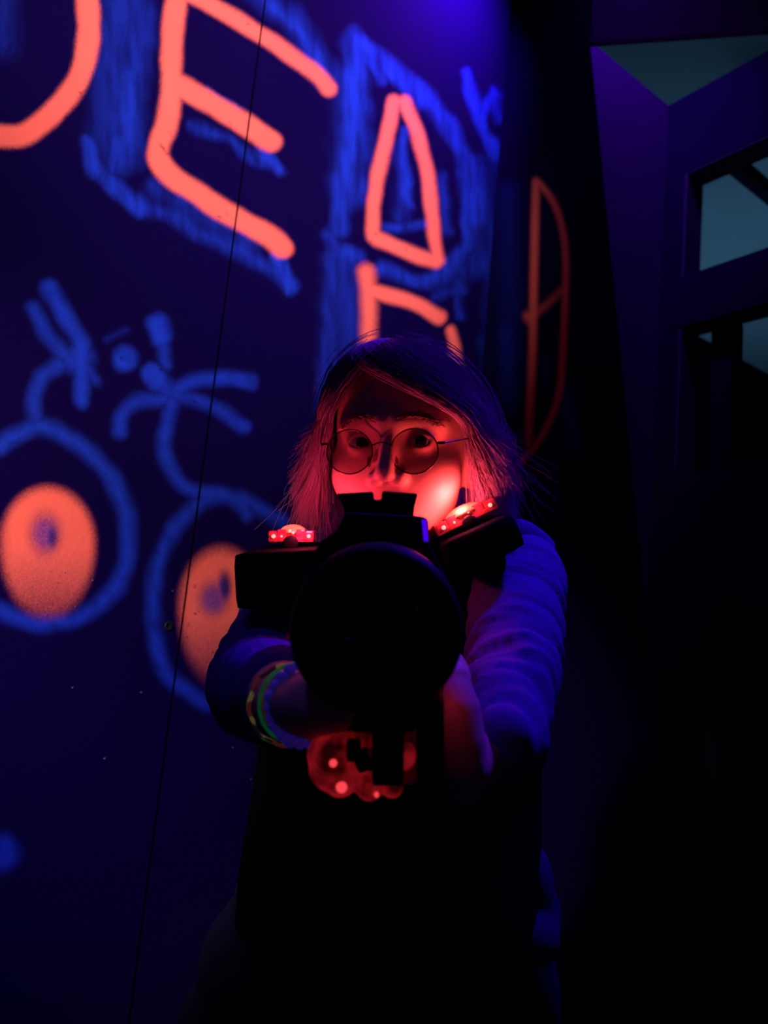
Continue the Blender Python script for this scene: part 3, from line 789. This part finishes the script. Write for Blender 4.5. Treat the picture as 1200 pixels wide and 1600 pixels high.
pm_ = g.remesh('lit_hip_patch', .004, smooth=8); set_co(pm_, local(person, get_co(pm_))); link('lit_hip_patch', pm_, M['lit_hip'], person)
# trousers, shoes
g = Geo()
g.loft([(HP + Z * .0, .145, .095), (HP - Z * .10, .150, .098), (HP - Z * .17, .14, .095)], xd=BX, yd=BY)
for s in (-1, 1):
    hip, knee, ank = ANK[s]; g.tube([hip - Z * .0, (hip + knee) / 2, knee, knee * .5 + ank * .5, ank + Z * .0], [.094, .082, .068, .064, .058])
tme = g.remesh('trousers', .007, smooth=4); set_co(tme, local(person, get_co(tme))); link('trousers', tme, M['trouser'], person)
for s in (-1, 1):
    ank = ANK[s][2]; toe = ank + np.array([s * .022, -.14, 0]); g = Geo()
    A = np.array([ank[0], ank[1] + .03, .042]); B = np.array([toe[0], toe[1], .036])
    g.tube([np.array([A[0], A[1], .042]), (A + B) / 2, B], [.042, .042, .036], k=24); me_ = g.mesh('shoe', person); c_ = get_co(me_); c_[:, 2] = np.maximum(c_[:, 2], 0.0); set_co(me_, c_)
    sh = link('shoe', me_, M['shoe'], person)

# ------------------------------------------------------------------ laser tag vest
vest = empty('laser_tag_vest', (CH[0], CH[1], CH[2] - .22), 'black laser tag vest with lit red shoulder lamps worn over the hoodie', 'vest')
g = Geo()
g.loft([(CH + Z * .09 - BY * .004, .118, .10), (CH + Z * .02 - BY * .006, .158, .128), (CH - Z * .08 - BY * .006, .172, .128), (WA + Z * .03 - BY * .006, .180, .135), (WA - Z * .10 - BY * .006, .186, .142), (WA - Z * .16 - BY * .006, .184, .14)], xd=BX, yd=BY, power=2.8)
vm = g.remesh('body_panel', .005, smooth=4); set_co(vm, local(vest, get_co(vm))); link('body_panel', vm, M['black_cloth'], vest)
LDL, LDR = P(458, 846, 0.78), P(730, 815, 0.765)
def pad(center, xdir, hx, hy, hz, name='shoulder_pad'):
    xd_ = np.asarray(xdir); zd = UP - (UP @ xd_) * xd_; zd /= np.linalg.norm(zd); yd = np.cross(zd, xd_)
    g = Geo(); g.box(center, [xd_, yd, zd], (hx, hy, hz), .012); g.build(name, M['black_cloth'], vest); return xd_, yd, zd
cs, sn = math.cos(math.radians(3)), math.sin(math.radians(3))
pad(P(460, 893, .79), cs * RT + sn * UP, .0455, .100, .027)
a_ = math.radians(24); pad(P(742, 847, .79), math.cos(a_) * RT + math.sin(a_) * UP, .039, .075, .018)
g = Geo(); g.tube([P(770, 842, .83), P(812, 838, .84), P(846, 858, .85)], [.014, .020, .018], flat=.7); g.build('arm_strap', M['hoodie'], vest)
pad(P(560, 905, .85), RT, .10, .06, .03, 'chest_strap'); pad(P(690, 905, .85), RT, .07, .05, .03, 'chest_strap')

def shoulder_lamp(center, tilt, length, name='shoulder_lamp'):
    ca, sa = math.cos(tilt), math.sin(tilt)
    x = ca * RT + sa * UP; z = -sa * RT + ca * UP; y = np.cross(z, x)
    L = length / 2
    g = Geo()
    for i, q in enumerate((-.82, -.42, .42, .82)):
        g.box(center + x * (q * L) + z * (.0055 if abs(q) > .6 else .0065), [x, y, z], (L * .20, .017, .0060 if abs(q) > .6 else .0066), .0018)
    g.box(center + z * .0025, [x, y, z], (L, .019, .0022), .001); g.box(center + x * 0 + z * .009 + y * .004, [x, y, z], (L * .3, .014, .005), .002)
    case = g.build(name, M['clearcase'], vest, smooth=False); case['label'] = 'lamp in a clear pink casing'
    g = Geo(); prof = [(L * .62 * math.cos(t), .0095 + .0085 * math.sin(t)) for t in np.linspace(0, PI / 2, 8)]; g.lathe(center, z, [(0, .0095)] + prof, 28)
    g.build('dome', M['dome'], vest, parent=case).matrix_parent_inverse = Matrix()
    tc = -y if (-y) @ FW < 0 else y
    for q, hh, r in ((-.78, .006, .0022), (.80, .006, .0021), (-.05, .0115, .0016), (.10, .0095, .0014), (-.42, .006, .0012)):
        g = Geo(); g.ellipsoid(center + x * (q * L) + z * hh + tc * (.0185 if abs(q) > .3 else .0185), (r,) * 3, n=8, k=12); g.build('led', M['ledhot'], vest, parent=case)
    g = Geo(); g.lathe(center + tc * .0195 + z * -.001, tc, [(0, 0), (.0078, 0), (.0078, .003), (.006, .004), (0, .004)], 28); g.build('lamp_clip', M['gun'], vest, parent=case)
    return z
lamp('nose_fill', 'POINT', P(600, 812, .69), .022, RED, size=.01)  # added red fill under the nose, no LED behind it
zl = shoulder_lamp(LDL, math.radians(0), .046)
zr = shoulder_lamp(LDR, math.radians(26), .066)
lamp('shoulder_glow_left', 'POINT', P(474, 812, .742), .36, RED, size=.008)
lamp('shoulder_glow_right', 'POINT', P(717, 790, .744), .46, (1.0, 0.078, 0.09), size=.008)

# ------------------------------------------------------------------ glasses
gl = empty('eyeglasses', HL(0, .095, -.004), 'round thin dark wire glasses low on the nose of the person', 'glasses')
def ellipse_ring(geo, c, xa, za, rx, rz, r, n=56):
    pts = [c + xa * rx * math.cos(t) + za * rz * math.sin(t) for t in np.linspace(0, 2 * PI, n, endpoint=False)]
    rings = []
    for i in range(n):
        t = pts[(i + 1) % n] - pts[i - 1]; t /= np.linalg.norm(t); o_ = pts[i] - c; o_ -= (o_ @ t) * t; o_ /= np.linalg.norm(o_); b_ = np.cross(t, o_)
        rings.append([pts[i] + r * (math.cos(p) * o_ + math.sin(p) * b_) for p in np.linspace(0, 2 * PI, 8, endpoint=False)])
    rings.append(rings[0]); geo.grid(rings, cap=False)
rim_c = {-1: P(546, 706, .752), 1: P(647, 705, .735)}
GXA = (rim_c[1] - rim_c[-1]); GXA /= np.linalg.norm(GXA); GZA = UP - (UP @ GXA) * GXA; GZA /= np.linalg.norm(GZA); GYA = np.cross(GZA, GXA); GYA = -GYA if GYA @ FW > 0 else GYA
RX, RZ = .0243, .0225
for s in (-1, 1):
    g = Geo(); ellipse_ring(g, rim_c[s], GXA, GZA, RX, RZ, .00075); g.build('rim', M['wire'], gl)
    g = Geo(); g.add([rim_c[s]] + [rim_c[s] + GXA * RX * math.cos(t) + GZA * RZ * math.sin(t) for t in np.linspace(0, 2 * PI, 48, endpoint=False)], [(0, 1 + i, 1 + (i + 1) % 48) for i in range(48)])
    g.build('lens', M['lens'], gl)
    hinge = rim_c[s] + GXA * s * RX + GZA * .008
    g = Geo(); g.box(hinge + GXA * s * .003 - GYA * .001, [GXA, GYA, GZA], (.0036, .0012, .0014), .0004); g.build('hinge', M['wire'], gl)
    end = HL(s * .083, -.008, .001); tip = HL(s * .083, -.028, -.022)
    g = Geo(); g.tube([hinge + GXA * s * .006 - GYA * .001, HL(s * .081, .045, .004), end, tip], [.0009, .0009, .0011, .0013], k=8); g.build('temple', M['wire'], gl)
    g = Geo(); c_ = rim_c[s] - GXA * s * (RX * .80) - GZA * .010 - GYA * .005; g.ellipsoid(c_, (.0022, .0035, .0055), [GXA, GYA, GZA], 8, 12); g.tube([c_, rim_c[s] - GXA * s * RX * .93 - GZA * .004], [.0005, .0005], k=6); g.build('nose_pad', M['lens'], gl)
g = Geo(); b0 = rim_c[-1] + GXA * RX * .97 + GZA * .006; b1 = rim_c[1] - GXA * RX * .97 + GZA * .006; g.tube([b0, (b0 + b1) / 2 + GZA * .003 + GYA * .002, b1], [.0008] * 3, k=8); g.build('bridge', M['wire'], gl)

# ------------------------------------------------------------------ the blaster
gun = empty('laser_blaster', GRIP_B, 'black plastic laser tag blaster with a red lamp below its round muzzle', 'toy gun')
muz = np.linalg.norm(GF - GR)
g = Geo(); g.lathe(GR, GA, [(0, -.01), (.026, -.01), (.030, 0), (.034, .05), (.038, muz - .06), (.046, muz - .045), (.0515, muz - .035), (.0515, muz - .006), (.048, muz), (.040, muz + .001), (.038, muz - .006), (0, muz - .006)], 56)
g.build('barrel', M['gun'], gun)
g = Geo(); g.lathe(GR, GA, [(0, muz - .0055), (.030, muz - .0055), (.034, muz - .004), (.032, muz - .002), (.012, muz - .0025), (0, muz - .002)], 40); g.build('muzzle_lens', M['gunlens'], gun)
for px, py in ((654, 962), (546, 1008)):
    g = Geo(); g.lathe(P(px, py, .425), GA, [(0, 0), (.005, 0), (.005, .003), (.003, .0045), (0, .005)], 20); g.build('emitter', M['amber'], gun)
for k in range(8):   # ribs round the barrel behind the muzzle ring
    pass
# top housing and sight seen over the barrel
TD = .565
def plate(px_pts, d, depth, name, material=M['gun'], bev=.002):
    poly = [P(x, y, d) for x, y in px_pts]; g = Geo(); g.prism(poly, FW * depth); o = g.build(name, material, gun, smooth=False)
    if bev:
        b_ = o.modifiers.new('bevel', 'BEVEL'); b_.width = bev; b_.segments = 2; b_.limit_method = 'ANGLE'
    return o
plate([(500, 846), (526, 829), (540, 800), (645, 806), (669, 809), (671, 850), (700, 905), (470, 905)], TD - .02, .09, 'top_housing', bev=.003)
plate([(525, 771), (583, 768), (584, 781), (596, 781), (597, 767), (653, 771), (648, 790), (643, 830), (534, 830), (538, 797)], TD, .03, 'rear_sight', bev=.0015)
plate([(659, 812), (666.5, 812), (669.5, 846), (662.5, 846)], TD - .0235, .0025, 'edge_glint', M['violetglint'], bev=0)['label'] = 'violet highlight on the housing edge, made to glow'  # glowing sliver put in for the violet lamp's highlight on this edge
# grip, trigger guard, magazine-like lower lamp
g = Geo(); g.tube([GL(.012, -.03, .07), GRIP_T, (GRIP_T + GRIP_B) / 2, GRIP_B], [.018, .019, .018, .02], side=GX, flat=1.35, k=24); g.build('grip', M['gun'], gun)
g = Geo(); g.tube([GL(0.006, -.03, .14), P(610, 1150, .485), P(612, 1215, .495), P(625, 1228, .53)], [.005, .006, .006, .006], k=12); g.build('trigger_guard', M['gun'], gun)
LC = P(562, 1190, .455)
g = Geo(); ax3 = [RT, FW, UP]
for dx, dz, r in ((-.019, .004, .0135), (-.012, -.010, .0115), (.006, -.015, .0085), (.020, -.014, .0075), (.026, .004, .009), (-.006, .012, .0085), (-.017, -.004, .0145), (.012, .013, .006), (-.013, .010, .010)):
    g.ellipsoid(LC + RT * dx + UP * dz, (r, .012, r), ax3, 14, 20)
lm = g.remesh('lower_lamp', .0016, smooth=3); set_co(lm, local(gun, get_co(lm))); lo = link('lower_lamp', lm, M['redcase'], gun); lo['label'] = 'glowing red lower lamp housing'
for dx, dz, r in ((-.0155, .0030, .0024), (-.0105, -.0115, .0034), (.0105, -.0160, .0014), (.0255, -.001, .0012)):
    g = Geo(); g.ellipsoid(LC + RT * dx + UP * dz - FW * .0115, (r, .003, r), ax3, 8, 14); g.build('led', M['redled'], gun, parent=lo)
g = Geo(); g.box(P(606, 1176, .437), [RT, UP, FW], (.0095, .0185, .005), .003); g.build('lamp_bracket', M['gun'], gun)
g = Geo(); g.box(P(553, 1172, .438), [RT, UP, FW], (.0045, .0065, .004), .003); g.build('lamp_switch', M['gun'], gun)
g = Geo(); g.box(P(672, 1152, .476), [RT, UP, FW], (.0085, .045, .012), .004); g.build('side_housing', M['gun'], gun)
g = Geo(); g.box(P(575, 1108, .47), [RT, UP, FW], (.03, .010, .02), .005); g.build('lower_housing', M['gun'], gun)
lamp('hand_fill', 'POINT', P(700, 1085, .465), .004, RED, size=.006)  # added red fill beside the right hand, has no source part

# ------------------------------------------------------------------ bracelets on the wrist in front of the left sleeve
AX = WRL - ELL; AX /= np.linalg.norm(AX)
RA = UP - (UP @ AX) * AX; RA /= np.linalg.norm(RA); RB = np.cross(AX, RA)
def ring_pt(c, r, t, tilt=0): return c + r * (math.cos(t) * RA + math.sin(t) * RB) + AX * tilt * math.cos(t)
bc = P(484, 1099, .508)
br = empty('beaded_bracelet', bc, 'bracelet of pale blue beads nearest the hand on the wrist', 'bracelet')
nb = 24
for i in range(nb):
    t = 2 * PI * i / nb; big = .0042 if i % 5 else .0050
    g = Geo(); g.ellipsoid(ring_pt(bc, .0275, t, .004), (big * .9, big, big), [AX, RA, RB], 10, 14); g.build('bead', M['bead'], br)
g = Geo(); rings = []
for i in range(49):
    t = 2 * PI * i / 48; c = ring_pt(bc, .0275, t, .004); o_ = math.cos(t) * RA + math.sin(t) * RB
    rings.append([c + .0008 * (math.cos(p) * o_ + math.sin(p) * AX) for p in np.linspace(0, 2 * PI, 6, endpoint=False)])
g.grid(rings, cap=False); g.build('cord', M['bead'], br)
def band(name, label, c, r, width, thick, material, tilt, wob=0):
    rings = []
    for i in range(73):
        t = 2 * PI * i / 72; o_ = math.cos(t) * RA + math.sin(t) * RB; q = ring_pt(c, r + wob * math.sin(9 * t), t, tilt) + AX * wob * math.cos(7 * t)
        rings.append([q + thick * math.cos(p) * o_ + width * math.sin(p) * AX for p in np.linspace(0, 2 * PI, 10, endpoint=False)])
    g = Geo(); g.grid(rings, cap=False); o = g.build(name, material); return tag(o, label, 'bracelet')
band('woven_bracelet', 'thin green woven bracelet between the beads and the camouflage band', P(466, 1098, .520), .0275, .0025, .0012, M['greenband'], .003)
camo = bpy.data.materials.new('camouflage_band'); camo.use_nodes = True
nt = camo.node_tree; bs = nt.nodes['Principled BSDF']; bs.inputs['Roughness'].default_value = .8
vo = nt.nodes.new('ShaderNodeTexVoronoi'); vo.inputs['Scale'].default_value = 90; tcn = nt.nodes.new('ShaderNodeTexCoord'); nt.links.new(tcn.outputs['Object'], vo.inputs['Vector'])
sepc = nt.nodes.new('ShaderNodeSeparateColor'); nt.links.new(vo.outputs['Color'], sepc.inputs[0])
cr = nt.nodes.new('ShaderNodeValToRGB'); cr.color_ramp.interpolation = 'CONSTANT'
for pos, c_ in ((0, (.03, .02, .015, 1)), (.35, (.10, .35, .10, 1)), (.55, (.55, .40, .12, 1)), (.78, (.30, .05, .03, 1))):
    e = cr.color_ramp.elements.new(pos) if pos > 0 else cr.color_ramp.elements[0]; e.color = c_
nt.links.new(sepc.outputs[0], cr.inputs[0]); nt.links.new(cr.outputs[0], bs.inputs['Base Color']); nt.links.new(cr.outputs[0], bs.inputs['Emission Color']); bs.inputs['Emission Strength'].default_value = 0.10  # faint glow put in so the pattern shows under violet light
band('camouflage_bracelet', 'camouflage patterned wide bracelet closest to the sleeve cuff', P(450, 1101, .536), .0280, .0050, .0014, camo, -.002, .0006)
